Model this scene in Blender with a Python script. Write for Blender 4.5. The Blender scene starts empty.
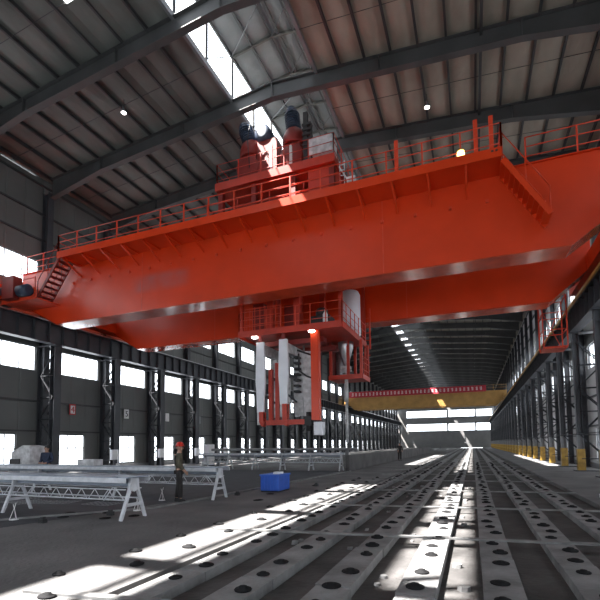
import bpy, bmesh, math, random
from mathutils import Vector, Matrix
random.seed(7)
PI = math.pi
SC = bpy.context.scene
COL = SC.collection
V = Vector

# ------------------------------------------------------------------ mesh helpers
class MB:
    def __init__(s): s.v = []; s.f = []; s.sm = []
    def add(s, vs, fs, smooth=False):
        n = len(s.v); s.v += [tuple(p) for p in vs]
        s.f += [tuple(n + i for i in f) for f in fs]; s.sm += [smooth] * len(fs); return s
    def box(s, x0, x1, y0, y1, z0, z1):
        v = [(x0,y0,z0),(x1,y0,z0),(x1,y1,z0),(x0,y1,z0),(x0,y0,z1),(x1,y0,z1),(x1,y1,z1),(x0,y1,z1)]
        return s.add(v, [(3,2,1,0),(4,5,6,7),(0,1,5,4),(1,2,6,5),(2,3,7,6),(3,0,4,7)])
    def bar(s, p, q, w, h=None, up=(0,0,1)):
        h = h or w; p = V(p); q = V(q); d = (q-p).normalized(); u = V(up)
        if abs(d.dot(u)) > .98: u = V((0,1,0))
        a = d.cross(u).normalized(); b = a.cross(d).normalized()
        a *= w/2; b *= h/2
        v = [p-a-b, p+a-b, p+a+b, p-a+b, q-a-b, q+a-b, q+a+b, q-a+b]
        return s.add(v, [(0,1,2,3),(7,6,5,4),(4,5,1,0),(5,6,2,1),(6,7,3,2),(7,4,0,3)])
    def tube(s, p, q, r, n=8, r2=None):
        r2 = r if r2 is None else r2; p = V(p); q = V(q); d = (q-p).normalized()
        u = V((0,0,1)) if abs(d.z) < .98 else V((0,1,0))
        a = d.cross(u).normalized(); b = a.cross(d)
        vs = []
        for c, rr in ((p, r), (q, r2)):
            for i in range(n):
                t = 2*PI*i/n; vs.append(c + a*(rr*math.cos(t)) + b*(rr*math.sin(t)))
        k = len(s.v); s.v += [tuple(x) for x in vs]
        for i in range(n):
            j = (i+1) % n; s.f.append((k+i, k+n+i, k+n+j, k+j)); s.sm.append(True)
        s.f.append(tuple(k+i for i in range(n))); s.sm.append(False)
        s.f.append(tuple(k+n+i for i in reversed(range(n)))); s.sm.append(False)
        return s
    def path(s, pts, r, n=6):
        for a, b in zip(pts, pts[1:]): s.tube(a, b, r, n)
        return s
    def lathe(s, c, prof, n=20, axis='z'):
        k = len(s.v)
        for (r, h) in prof:
            for i in range(n):
                t = 2*PI*i/n; p = (r*math.cos(t), r*math.sin(t), h)
                if axis == 'x': p = (h, p[0], p[1])
                if axis == 'y': p = (p[0], h, p[1])
                s.v.append((c[0]+p[0], c[1]+p[1], c[2]+p[2]))
        for m in range(len(prof)-1):
            for i in range(n):
                j = (i+1) % n; s.f.append((k+m*n+i, k+m*n+j, k+(m+1)*n+j, k+(m+1)*n+i)); s.sm.append(True)
        s.f.append(tuple(k+i for i in reversed(range(n)))); s.sm.append(False)
        s.f.append(tuple(k+(len(prof)-1)*n+i for i in range(n))); s.sm.append(False)
        return s
    def prism(s, poly, ext):
        n = len(poly); e = V(ext); v = [V(p) for p in poly]; v += [p+e for p in v]
        fs = [tuple(range(n)), tuple(n+i for i in reversed(range(n)))]
        fs += [(i, n+i, n+(i+1) % n, (i+1) % n) for i in range(n)]
        return s.add(v, fs)
    def ibeam(s, p, q, w, h, tf=.03, tw=.02, up=(0,0,1)):
        """I section from p to q, h along up, flange width w"""
        p = V(p); q = V(q); d = (q-p).normalized(); u = V(up)
        a = d.cross(u).normalized(); b = a.cross(d).normalized()
        s.bar(p+b*(h/2-tf/2), q+b*(h/2-tf/2), w, tf, b)
        s.bar(p-b*(h/2-tf/2), q-b*(h/2-tf/2), w, tf, b)
        s.bar(p, q, tw, h-2*tf, b); return s
    def mesh(s, name):
        m = bpy.data.meshes.new(name); m.from_pydata(s.v, [], s.f); m.validate(); m.update()
        bm = bmesh.new(); bm.from_mesh(m); bmesh.ops.recalc_face_normals(bm, faces=bm.faces); bm.to_mesh(m); bm.free()
        if len(m.polygons) == len(s.sm):
            m.polygons.foreach_set('use_smooth', s.sm)
        return m

def obj(name, mb, mat, parent=None, label=None, bevel=0):
    me = mb.mesh(name) if isinstance(mb, MB) else mb
    if mat and not me.materials: me.materials.append(mat)
    o = bpy.data.objects.new(name, me); COL.objects.link(o)
    if parent is not None: o.parent = parent
    if label: o['label'] = label
    if bevel:
        b = o.modifiers.new('bevel', 'BEVEL'); b.width = bevel; b.segments = 2; b.limit_method = 'ANGLE'
    return o
def tag(o, label, cat, group=None):
    o['label'] = label; o['category'] = cat
    if group: o['group'] = group
    return o
def thing(name, label, cat, loc=(0,0,0), rz=0, group=None):
    o = bpy.data.objects.new(name, None); COL.objects.link(o); o.location = loc; o.rotation_euler = (0,0,rz)
    o.empty_display_size = .3
    return tag(o, label, cat, group)
def struct(name, mb, mat, parent=None):
    o = obj(name, mb, mat, parent)
    if parent is None: o['kind'] = 'structure'
    return o
def dup(root, loc, label=None, group=None, rz=None):
    r = root.copy(); COL.objects.link(r); r.location = loc
    if rz is not None: r.rotation_euler = (0,0,rz)
    if label: r['label'] = label
    if group: r['group'] = group
    for ch in list(root.children):
        c = ch.copy(); COL.objects.link(c); c.parent = r
        for g in ch.children:
            d = g.copy(); COL.objects.link(d); d.parent = c
    return r
ORD = ['first','second','third','fourth','fifth','sixth','seventh','eighth','ninth','tenth','eleventh','twelfth','thirteenth','fourteenth']

# ------------------------------------------------------------------ materials
def mat(name, col, rough=.6, metal=0., coat=0., vary=.12, scale=3., bump=0., bscale=20., coatr=.2, stretch=None, spec=.5, col2=None, lo=.35, hi=.7):
    m = bpy.data.materials.new(name); m.use_nodes = True; nt = m.node_tree; N = nt.nodes; L = nt.links
    b = N['Principled BSDF']; b.inputs['Roughness'].default_value = rough; b.inputs['Metallic'].default_value = metal
    b.inputs['Coat Weight'].default_value = coat; b.inputs['Coat Roughness'].default_value = coatr
    b.inputs['Specular IOR Level'].default_value = spec
    tc = N.new('ShaderNodeTexCoord'); mp = N.new('ShaderNodeMapping'); L.new(tc.outputs['Object'], mp.inputs['Vector'])
    if stretch: mp.inputs['Scale'].default_value = stretch
    nz = N.new('ShaderNodeTexNoise'); nz.inputs['Scale'].default_value = scale; nz.inputs['Detail'].default_value = 5
    L.new(mp.outputs['Vector'], nz.inputs['Vector'])
    rp = N.new('ShaderNodeValToRGB'); rp.color_ramp.elements[0].position = lo; rp.color_ramp.elements[1].position = hi
    c2 = col2 if col2 else tuple(min(1, c*(1+vary)) for c in col)
    c1 = col if col2 else tuple(c*(1-vary) for c in col)
    rp.color_ramp.elements[0].color = (*c1, 1); rp.color_ramp.elements[1].color = (*c2, 1)
    L.new(nz.outputs['Fac'], rp.inputs['Fac']); L.new(rp.outputs['Color'], b.inputs['Base Color'])
    if bump:
        n2 = N.new('ShaderNodeTexNoise'); n2.inputs['Scale'].default_value = bscale; n2.inputs['Detail'].default_value = 4
        L.new(mp.outputs['Vector'], n2.inputs['Vector'])
        bp = N.new('ShaderNodeBump'); bp.inputs['Strength'].default_value = bump; bp.inputs['Distance'].default_value = .05
        L.new(n2.outputs['Fac'], bp.inputs['Height']); L.new(bp.outputs['Normal'], b.inputs['Normal'])
    return m
def emit(name, col, st):
    m = bpy.data.materials.new(name); m.use_nodes = True; b = m.node_tree.nodes['Principled BSDF']
    b.inputs['Base Color'].default_value = (*col, 1); b.inputs['Emission Color'].default_value = (*col, 1); b.inputs['Emission Strength'].default_value = st
    return m
def glass(name, tint=(.97,.98,1)):
    m = bpy.data.materials.new(name); m.use_nodes = True; nt = m.node_tree; N = nt.nodes; L = nt.links
    N.remove(N['Principled BSDF']); t = N.new('ShaderNodeBsdfTransparent'); t.inputs['Color'].default_value = (*tint, 1)
    g = N.new('ShaderNodeBsdfGlossy'); g.inputs['Roughness'].default_value = .1; mx = N.new('ShaderNodeMixShader'); mx.inputs[0].default_value = .05
    L.new(t.outputs[0], mx.inputs[1]); L.new(g.outputs[0], mx.inputs[2]); L.new(mx.outputs[0], N['Material Output'].inputs['Surface']); return m
def panel_mat(name, col, pitch, axis, rough=.6, depth=.6, seam=.75, vary=.08):
    """sheet cladding with vertical ribs: wave bump + seam lines"""
    m = mat(name, col, rough, vary=vary, scale=.6); nt = m.node_tree; N = nt.nodes; L = nt.links; b = N['Principled BSDF']
    tc = N.new('ShaderNodeTexCoord'); sx = N.new('ShaderNodeSeparateXYZ'); L.new(tc.outputs['Object'], sx.inputs[0])
    d = N.new('ShaderNodeMath'); d.operation = 'DIVIDE'; d.inputs[1].default_value = pitch; L.new(sx.outputs[axis], d.inputs[0])
    fr = N.new('ShaderNodeMath'); fr.operation = 'FRACT'; L.new(d.outputs[0], fr.inputs[0])
    pp = N.new('ShaderNodeMath'); pp.operation = 'PINGPONG'; pp.inputs[1].default_value = .5; L.new(fr.outputs[0], pp.inputs[0])
    mr = N.new('ShaderNodeMapRange'); mr.inputs['From Min'].default_value = .0; mr.inputs['From Max'].default_value = .07; L.new(pp.outputs[0], mr.inputs['Value'])
    bp = N.new('ShaderNodeBump'); bp.inputs['Strength'].default_value = depth; bp.inputs['Distance'].default_value = .04
    L.new(mr.outputs[0], bp.inputs['Height']); L.new(bp.outputs['Normal'], b.inputs['Normal'])
    return m

M = {}
M['red'] = mat('red_orange_paint', (.62,.042,.005), .40, coat=.14, coatr=.16, vary=.07, scale=.8, spec=.3)
M['red_bottom'] = mat('glossy_red_flange', (.55,.06,.02), .22, coat=.45, coatr=.10, vary=.2, scale=1.5)
M['red2'] = mat('deeper_red_paint', (.46,.030,.010), .45, coat=.1, vary=.15, scale=1.5)
M['red_dark'] = mat('shade_darkened_red_paint', (.20,.014,.009), .5, vary=.2, scale=2)  # dark red, darkened further to carry the trolley machinery's backlit shade
M['red_rail'] = mat('red_rail_paint', (.62,.05,.014), .45, vary=.15, scale=2)
M['steel'] = mat('dark_grey_steel_paint', (.047,.050,.058), .48, vary=.2, scale=1.2)
M['steel2'] = mat('purlin_steel', (.045,.046,.048), .5, vary=.2, scale=1.2)
M['rafter'] = mat('rafter_steel', (.062,.063,.064), .5, vary=.2, scale=.8)
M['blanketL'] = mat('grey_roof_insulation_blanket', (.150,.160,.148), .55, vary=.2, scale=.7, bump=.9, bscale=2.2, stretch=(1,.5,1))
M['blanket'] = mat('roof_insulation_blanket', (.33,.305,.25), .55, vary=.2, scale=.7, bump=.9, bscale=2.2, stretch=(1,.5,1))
M['monroof'] = mat('skylight_roof_sheet', (.150,.165,.188), .5, vary=.12, scale=1, bump=.5, bscale=3)
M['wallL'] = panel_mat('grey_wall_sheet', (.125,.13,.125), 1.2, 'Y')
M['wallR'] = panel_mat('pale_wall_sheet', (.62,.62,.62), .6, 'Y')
M['wallE'] = panel_mat('end_wall_sheet', (.22,.22,.22), 1.2, 'X')
M['glass'] = glass('window_glass')
M['frame'] = mat('window_frame_metal', (.10,.105,.11), .5)
M['concrete'] = mat('grey_concrete', (.115,.112,.112), .8, vary=.3, scale=.7, bump=.35, bscale=12)
M['pit'] = mat('pit_concrete', (.066,.063,.062), .85, vary=.35, scale=1.3, bump=.5, bscale=9)
M['strip'] = mat('strip_concrete', (.20,.20,.202), .7, vary=.3, scale=2.5, bump=.4, bscale=14)
M['pad'] = mat('pad_dark_iron', (.014,.014,.015), .9, vary=.3, scale=6, bump=.3, spec=.15)
M['bar'] = mat('cross_bar_steel', (.20,.20,.20), .55, vary=.3, scale=4)
M['yellow'] = mat('yellow_guard_paint', (.36,.21,.03), .5, vary=.3, scale=3)
M['ochre'] = mat('ochre_crane_paint', (.45,.25,.07), .5, vary=.15, scale=1)
M['lacing'] = mat('lacing_steel', (.045,.048,.055), .75, vary=.2, spec=.2)
M['lgrey'] = mat('light_grey_paint', (.20,.205,.215), .5, vary=.12, scale=2)
M['white'] = mat('white_paint', (.78,.79,.84), .45, vary=.04, scale=3)
M['dirty'] = mat('worn_white_paint', (.55,.55,.56), .55, vary=.3, scale=4)
M['blue'] = mat('navy_motor_paint', (.022,.035,.065), .45, vary=.2)
M['bluebox'] = mat('bright_blue_plastic', (.03,.12,.55), .45, vary=.1)
M['tbl'] = mat('blue_grey_table_sheet', (.27,.32,.39), .4, vary=.15, scale=3)
M['tblw'] = mat('table_frame_white', (.62,.64,.68), .5, vary=.15, scale=5)
M['black'] = mat('black_rubber', (.02,.02,.022), .6)
M['chrome'] = mat('bare_steel', (.45,.45,.46), .35, metal=.8, vary=.2, scale=5)
M['banner'] = mat('banner_red_cloth', (.45,.03,.05), .7)
M['btext'] = mat('banner_white_print', (.8,.75,.75), .7)
M['lamp'] = emit('lit_lamp', (1,.96,.9), 14)
M['lampy'] = emit('yellow_lit_lamp', (1,.72,.25), 6)
M['skin'] = mat('skin', (.42,.24,.17), .55, vary=.06)
M['olive'] = mat('olive_jacket', (.075,.066,.045), .85, vary=.2, scale=8, bump=.3)
M['dtrou'] = mat('dark_trousers', (.028,.025,.025), .9, vary=.2, scale=8)
M['navycloth'] = mat('navy_overalls', (.025,.035,.07), .85, vary=.2, scale=8, bump=.3)
M['helmet'] = mat('red_helmet', (.55,.03,.02), .3)
M['signred'] = mat('sign_red', (.5,.03,.03), .5, vary=.05)
M['signwhite'] = mat('sign_white', (.75,.75,.75), .5, vary=.05)
M['signblack'] = mat('sign_black', (.02,.02,.02), .5)

# faded, scuffed marking on the near girder: worn paint with its own outline
def girder_mat():
    m = M['red'].copy(); m.name = 'red_paint_with_scuffed_marking'; nt = m.node_tree; N = nt.nodes; L = nt.links
    N['Principled BSDF'].inputs['Coat Weight'].default_value = .42; N['Principled BSDF'].inputs['Coat Roughness'].default_value = .26
    b = N['Principled BSDF']; src = b.inputs['Base Color'].links[0].from_socket
    tc = N.new('ShaderNodeTexCoord'); sx = N.new('ShaderNodeSeparateXYZ'); L.new(tc.outputs['Object'], sx.inputs[0])
    def band(sock, c, hw, soft):
        a = N.new('ShaderNodeMath'); a.operation = 'SUBTRACT'; a.inputs[1].default_value = c; L.new(sock, a.inputs[0])
        q = N.new('ShaderNodeMath'); q.operation = 'ABSOLUTE'; L.new(a.outputs[0], q.inputs[0])
        r = N.new('ShaderNodeMapRange'); r.inputs['From Min'].default_value = hw; r.inputs['From Max'].default_value = hw-soft; L.new(q.outputs[0], r.inputs['Value']); return r.outputs[0]
    def mul(a, c):
        q = N.new('ShaderNodeMath'); q.operation = 'MULTIPLY'; L.new(a, q.inputs[0])
        if isinstance(c, float): q.inputs[1].default_value = c
        else: L.new(c, q.inputs[1])
        return q.outputs[0]
    nz = N.new('ShaderNodeTexNoise'); nz.inputs['Scale'].default_value = 1.3; L.new(tc.outputs['Object'], nz.inputs['Vector'])
    f = mul(mul(band(sx.outputs['X'], -14.2, 1.9, .7), band(sx.outputs['Z'], 9.85, .55, .3)), nz.outputs['Fac'])
    f = mul(f, .75)
    mx = N.new('ShaderNodeMix'); mx.data_type = 'RGBA'; L.new(f, mx.inputs[0]); L.new(src, mx.inputs[6]); mx.inputs[7].default_value = (.26,.13,.14,1)
    L.new(mx.outputs[2], b.inputs['Base Color']); return m
M['girder'] = girder_mat()

# ------------------------------------------------------------------ hall dimensions
S = 4.93; C0 = 19.35
KS = list(range(-6, 29))                       # column lines
CY_ = [C0 + S*k for k in KS]
Y0, Y1 = CY_[0]-S, CY_[-1]+2.6                 # -15.2 .. 160
XL, XR, XC = -25.3, 7.3, -9.0
EZ, RZ = 19.05, 20.45                          # sheet height at eave / ridge
def sheet(x): return RZ - (RZ-EZ)*abs(x-XC)/16.3
LW, LWI = -25.3, -24.0                         # wall plane, crane leg centre
TH_ = 2.4                                      # half throat of the ridge skylight
PS = [2.4 + 1.22*i for i in range(12)]; PSL = [2.4 + 1.34*i for i in range(11)]; PSS = [2.4, 3.74, 4.75, 6.05] + PSL[4:]

# floor -------------------------------------------------------------
STR = [2.27, 1.27, .27, -.65, -1.6, -2.6, -3.6]; PX = -3.95
f = MB()
f.box(XL-.3, PX, Y0, Y1, -.4, 0)
f.box(3.05, XR+.3, Y0, Y1, -.4, 0)
f.box(PX, 3.05, Y0, Y1, -.4, -.13)
fl = struct('floor', f, M['concrete'])
fl.data.materials.append(M['pit'])
for p in fl.data.polygons:
    c = p.center
    if PX < c.x < 3.05 and abs(c.z+.13) < .01: p.material_index = 1

names_strip = ['rightmost','second from the right','third from the right','fourth from the right','third from the left','second from the left','leftmost']
pad_me = MB().lathe((0,0,0), [(.105,0),(.11,.012),(.10,.02),(.055,.022),(.05,.04),(.0,.042)], 14).mesh('anchor_pad'); pad_me.materials.append(M['pad'])
for i, sx in enumerate(STR):
    t = thing('casting_bed_rail', 'long raised concrete rail with iron pads on the pit floor, %s' % names_strip[i], 'floor rail', (sx, 0, -.13), group='raised rails along the pit floor')
    r = MB(); y = Y0+.2; j = 0
    while y < 150:
        L_ = 2.0 if y < 60 else 6
        e = random.uniform(-.012,.012) if y < 40 else 0
        r.box(-.215+e, .215+e, y+.008, y+L_-.008, 0, .13+random.uniform(-.006,.006)); y += L_
    obj('rail_body', r, M['strip'], t)
    ys = []; y = 4.3 + (.13*i) % .4
    while y < 40 and len(ys) < 98:
        ys.append(y); y += .62 if (len(ys) % 3) else .95
    for y in ys:
        o = obj('anchor_pad', pad_me, None, t); o.location = (random.uniform(-.07,.07), y, .13); o.scale = (random.uniform(.8,1.1),)*2 + (random.uniform(.8,1.3),)
bars_y = [4.1, 8.05, 11.9, 16.0, 20.3, 24.4, 28.5, 32.6, 38, 44, 50]
for i, y in enumerate(bars_y):
    b = MB()
    b.prism([(-4.9, y-.5, 0), (3.05, y+.48, 0), (3.05, y+.60, 0), (-4.9, y-.38, 0)], (0,0,.03))
    tag(obj('cross_bar', b, M['bar']), '%s flat steel bar laid across the raised floor rails, counted from the camera' % ORD[i].capitalize(), 'bar', 'flat bars across the floor rails')
# rubble on the pit floor
for i in range(26):
    x = random.choice(STR[2:-1])-.5+random.uniform(-.1,.1); y = random.uniform(5, 22); s_ = random.uniform(.03,.08)
    b = MB().prism([(x+s_*math.cos(a)*random.uniform(.7,1.2), y+s_*math.sin(a)*random.uniform(.7,1.2), -.13) for a in [k*PI/3 for k in range(6)]], (0.01,0.01,s_*.8))
    tag(obj('concrete_chip', b, M['strip']), 'small broken concrete chip lying in the pit between floor rails', 'rubble', 'concrete chips in the floor pit')

# walls -----------------------------------------------------------------
LOWW = (.85, 3.5, .4, 2.5); MIDZ = (6.45, 8.0); UPZ = (11.75, 13.5)
def side_wall(x0, x1):
    w = MB()
    for (a, b) in ((-.02, .4), (2.5, 6.45), (8.0, 11.75), (13.5, 18.9)): w.box(x0, x1, Y0, Y1, a, b)
    w.box(x0, x1, Y0, 16.4 if x0 < 0 else Y1, 18.85, 18.99); w.box(x0, x1, 18.7, Y1, 18.85, 18.99)
    w.box(x0, x1, Y0, CY_[0]+LOWW[0], .4, 2.5)
    for i, cy in enumerate(CY_):
        nx = CY_[i+1]+LOWW[0] if i+1 < len(CY_) else Y1
        if cy+LOWW[1] < nx: w.box(x0, x1, cy+LOWW[1], nx, .4, 2.5)
        for (a, b) in (MIDZ, UPZ): w.box(x0, x1, cy-.32, cy+.32, a, b)
    return w
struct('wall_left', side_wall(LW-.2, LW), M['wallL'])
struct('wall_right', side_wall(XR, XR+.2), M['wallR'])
# back wall (behind the camera) with tall loading doors, end wall with two window strips
b = MB()
for (xa, xb) in ((XL-.2, -21), (-13.2, -11.2), (-3.4, -1.6), (5.6, XR+.2)): b.box(xa, xb, Y0-.2, Y0, 0, 9)
b.box(XL-.2, XR+.2, Y0-.2, Y0, 9, 20.6)
struct('wall_back', b, M['wallE'])
b = MB()
EZW = ((5.9, 8.4), (10.7, 13.1))
b.box(XL-.2, XR+.2, Y1, Y1+.2, -.02, 5.9); b.box(XL-.2, XR+.2, Y1, Y1+.2, 8.4, 10.7); b.box(XL-.2, XR+.2, Y1, Y1+.2, 13.1, 20.6)
for (xa, xb) in ((XL-.2, -22), (-8.2,-7.7), (.9,1.3), (6.4, XR+.2)):
    for za, zb in EZW: b.box(xa, xb, Y1, Y1+.2, za, zb)
struct('wall_end', b, M['wallE'])
# wall base kerb
for nm, xa, xb in (('baseboard_left', LW, LW+.12), ('baseboard_right', XR-.12, XR)):
    struct(nm, MB().box(xa, xb, Y0, Y1, 0, .3), M['lgrey'])

# windows ------------------------------------------------------------
wn = [0]
def win_meshes(w, h, nv, hs):
    fr = MB(); t = .05
    fr.box(-.04,.04, 0, w, 0, t); fr.box(-.04,.04, 0, w, h-t, h); fr.box(-.04,.04, 0, t, 0, h); fr.box(-.04,.04, w-t, w, 0, h)
    for i in range(1, nv): fr.box(-.025,.025, w*i/nv-.02, w*i/nv+.02, 0, h)
    for z in hs: fr.box(-.025,.025, 0, w, z-.025, z+.025)
    p = MB().box(-.006,.006, t, w-t, t, h-t)
    a = fr.mesh('window_frame'); a.materials.append(M['frame']); c = p.mesh('window_pane'); c.materials.append(M['glass']); return a, c
def window(ms, loc, rz=0):
    wn[0] += 1
    o = obj('window_%d' % wn[0], ms[0], None); o['kind'] = 'structure'; o.location = loc; o.rotation_euler = (0,0,rz)
    obj('window_pane', ms[1], None, o); return o
wlow = win_meshes(LOWW[1]-LOWW[0], 2.1, 4, (1.2,))
bw = S-.64
wmid = win_meshes(bw, 1.55, 4, ()); wup = win_meshes(bw, 1.75, 4, ())
for i, cy in enumerate(CY_[:-1]):
    for X in (LW-.1, XR+.1):
        window(wlow, (X, cy+LOWW[0], .4)); window(wmid, (X, cy+.32, 6.45)); window(wup, (X, cy+.32, 11.75))
wmon = win_meshes(S/2-.12, 2.3, 1, ())
MZ0, MZ1 = 20.27, 22.6
for cy in CY_[:-1]:
    for h in (0, 1):
        for X in (XC-TH_, XC+TH_):
            window(wmon, (X, cy+h*S/2+.06, MZ0))
for za, zb in EZW:
    for xa, xb in ((-22,-8.2), (-7.7,.9), (1.3,6.4)):
        window(win_meshes(xb-xa, zb-za, 6, ()), (xb, Y1+.1, za), PI/2)
for xa, xb in ((-21,-13.2), (-11.2,-3.4), (-1.6,5.6)):
    window(win_meshes(xb-xa, 9, 6, (3,6)), (xb, Y0-.1, 0), PI/2)

# roof ---------------------------------------------------------------
def roof_side(sgn, holes):
    me = MB(); xs = (PSS if sgn < 0 else PS) + [16.6]
    ny = 4
    for j in range(len(KS)):
        ya = CY_[j]; yb = CY_[j+1] if j+1 < len(KS) else Y1
        if j == 0: segs = [(Y0, ya), (ya, yb)]
        elif ya < 12.2 < yb: segs = [(ya, 12.2), (12.2, yb)]
        else: segs = [(ya, yb)]
        for (a, b) in segs:
            for i in range(len(xs)-1):
                if holes(i, (a+b)/2): continue
                near = (b < 62); nx = 6 if near else 3; nn = ny if near else 1
                k = len(me.v)
                for u in range(nx+1):
                    for v in range(nn+1):
                        d = xs[i]+(xs[i+1]-xs[i])*u/nx; x = XC+sgn*d; y = a+(b-a)*v/nn
                        sag = .07*math.sin(PI*u/nx)*(.75+.5*random.random()*(0 < v < nn) if near else 1)
                        me.v.append((x, y, sheet(x)-sag))
                for u in range(nx):
                    for v in range(nn):
                        q = k+u*(nn+1)+v; me.f.append((q, q+1, q+nn+2, q+nn+1)); me.sm.append(True)
                # outer skin
                x1 = XC+sgn*xs[i]; x2 = XC+sgn*xs[i+1]
                me.add([(x1,a,sheet(x1)+.1),(x2,a,sheet(x2)+.1),(x2,b,sheet(x2)+.1),(x1,b,sheet(x1)+.1)], [(0,1,2,3)])
    return me
hl = lambda i, y: i == 2 and (y < 11.5 or 29 < y < 57)  # left slope: openings added out of view for the sun strip on the floor
hr = lambda i, y: i == 1 and 29 < y < 57  # right slope: added openings hidden behind the crane
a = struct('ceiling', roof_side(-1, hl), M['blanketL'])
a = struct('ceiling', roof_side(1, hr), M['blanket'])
# glazed roof openings added in unseen bays to let sun make the floor patches
for sgn, i0, rng in ((-1, 2, hl), (1, 1, hr)):
    for j in range(len(KS)-1):
        a, b = CY_[j], CY_[j+1]
        if not rng(i0, min((a+b)/2, 11.4) if a < 12.2 < b else (a+b)/2): continue
        Q = PSS if sgn < 0 else PS; b = min(b, 12.25) if a < 12.2 < b else b; x1 = XC+sgn*Q[i0]; x2 = XC+sgn*Q[i0+1]; wn[0] += 1
        g = MB().prism([(x1,a+.1,sheet(x1)+.05),(x2,a+.1,sheet(x2)+.05),(x2,b-.1,sheet(x2)+.05),(x1,b-.1,sheet(x1)+.05)], (0,0,.02))
        o = struct('window_%d' % wn[0], g, M['glass'])  # pane over an added opening, numbered along with the real windows
if True:
    x1 = XC-PSS[2]; x2 = XC-PSS[3]; wn[0] += 1
    struct('window_%d' % wn[0], MB().prism([(x1,Y0,sheet(x1)+.05),(x2,Y0,sheet(x2)+.05),(x2,CY_[0],sheet(x2)+.05),(x1,CY_[0],sheet(x1)+.05)], (0,0,.02)), M['glass'])  # pane over the added opening behind the camera
# ridge skylight roof
m_ = MB(); hw = 2.47; rz, ez = 23.05, 22.73
for sg in (-1, 1):
    m_.prism([(XC, Y0, rz), (XC+sg*hw, Y0, ez), (XC+sg*hw, Y0, ez+.06), (XC, Y0, rz+.06)], (0, Y1-Y0, 0))
struct('ceiling', m_, M['monroof'])
mc = MB()
for Y in (Y0-.1, Y1+.1): mc.box(XC-TH_-.2, XC+TH_+.2, Y-.1, Y+.1, 20.2, 23)
struct('wall_skylight', mc, M['wallE'])
# skylight kerb upstands
for sg, nm in ((-1,'trim_1'), (1,'trim_2')):
    x = XC+sg*TH_
    struct(nm, MB().box(x-.07, x+.07, Y0, Y1, 20.0, 20.27), M['lgrey'])
# skylight frames, one per bay
def sky_frame():
    g = []
    for sg in (-1, 1):
        for y in (0, S/2): g.append(('post', MB().box(sg*TH_-.05, sg*TH_+.05, y-.05, y+.05, 20.25-.1, 22.72)))
    p = MB()
    for sg in (-1, 1):
        p.box(sg*TH_-.05, sg*TH_+.05, .055, S-.055, 22.6, 22.7)
        p.bar((sg*1.2, .055, 22.8), (sg*1.2, S-.055, 22.8), .1, .12)
    p.bar((.35, .055, 22.9), (.35, S-.055, 22.9), .16, .12); p.bar((-.05,.055,22.95), (-.05,S-.055,22.95), .06, .08)
    g.append(('purlin', p))
    for y in (0, S/2):
        p = MB()
        for sg in (-1, 1): p.bar((-sg*.03, y, 22.92), (sg*TH_, y, 22.6), .1, .14)
        g.append(('crossbeam', p))
    p = MB()
    p.tube((-TH_, .1, 20.4), (-TH_, S/2, 22.6), .025, 6); p.tube((-TH_, S/2, 20.4), (-TH_, S-.08, 22.56), .025, 6)
    p.tube((TH_, .1, 20.4), (-TH_, S-.08, 22.5), .02, 6); p.tube((TH_, S/2, 22.5), (0, S-.1, 22.8), .02, 6); p.tube((TH_, 0, 22.5), (0, S/2, 22.85), .02, 6)
    g.append(('brace', p))
    return g
sf = sky_frame(); sf0 = None
KN = {k: i for i, k in enumerate(KS)}
def bay_label(k):
    n = k+1
    return n
for k in KS[:-1]:
    cy = C0+S*k
    if k < -2: lab = 'skylight frame above the hall, in the bays over and behind the camera'
    elif k < 2: lab = '%s grey steel skylight frame under the ridge, from the top of the photo' % ORD[k+2].capitalize()
    else: lab = 'grey steel skylight frame under the ridge in a bay beyond the red crane'
    if sf0 is None:
        sf0 = thing('skylight_frame', lab, 'skylight frame', (XC, cy, 0), group='skylight frames under the ridge')
        for nm, p in sf: obj(nm, p, M['steel'] if nm != 'crossbeam' else M['rafter'], sf0)
    else: dup(sf0, (XC, cy, 0), lab)

# purlins ----------------------------------------------------------------
side_n = {-1: 'left', 1: 'right'}
for sgn in (-1, 1):
    for i, d in enumerate(PSL if sgn < 0 else PS):
        x = XC+sgn*d; z = sheet(x)-.11
        p = MB().ibeam((x, Y0, z), (x, Y1, z), .09, .2, .012, .012)
        tag(obj('purlin', p, M['steel2']), 'dark roof purlin, %s of the %s slope counted from the ridge' % (ORD[i], side_n[sgn]), 'purlin', 'roof purlins')
tag(obj('roof_tie', MB().box(XC+9.86, XC+9.98, Y0, Y1, sheet(.9)-.4, sheet(.9)-.21), M['steel2']), 'dark roof tie running close beside a purlin, right of the hoist trolley', 'roof tie')
for k in range(-2, 4):
    y = C0+S*k+S*.5; p = MB()
    for sg in (-1, 1): p.tube((XC+sg*TH_, y, sheet(XC+TH_)-.2), (XC+sg*16.1, y, sheet(XC+16.1)-.2), .014, 5)
    tag(obj('sag_rod', p, M['steel2']), '%s thin steel rod crossing the roof purlins, counted from the camera' % ORD[k+2], 'rod', 'thin rods across the purlins')
# rafters ----------------------------------------------------------------
def rafter_mesh():
    p = MB(); t = .02; fw_ = .34
    def prof(d): return sheet(XC+d)-.21, (.75 if abs(d) < 11.5 else .75+(abs(d)-11.5)/4.1*.45)
    ds = [-15.7, -13.6, -11.5, -5, 0, 5, 11.5, 13.6, 15.7]
    for a, b in zip(ds, ds[1:]):
        (ta, ha), (tb, hb) = prof(a), prof(b)
        p.prism([(a,-t/2,ta),(b,-t/2,tb),(b,-t/2,tb-hb),(a,-t/2,ta-ha)], (0,t,0))
        p.prism([(a,-fw_/2,ta),(b,-fw_/2,tb),(b,-fw_/2,tb+.03),(a,-fw_/2,ta+.03)], (0,fw_,0))
        p.prism([(a,-fw_/2,ta-ha-.03),(b,-fw_/2,tb-hb-.03),(b,-fw_/2,tb-hb),(a,-fw_/2,ta-ha)], (0,fw_,0))
    for d in (-11.5,-5.5,0,5.5,11.5):
        tp, h = prof(d); p.box(d-.015, d+.015, -fw_/2, fw_/2, tp-h, tp)
    return p
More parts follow.
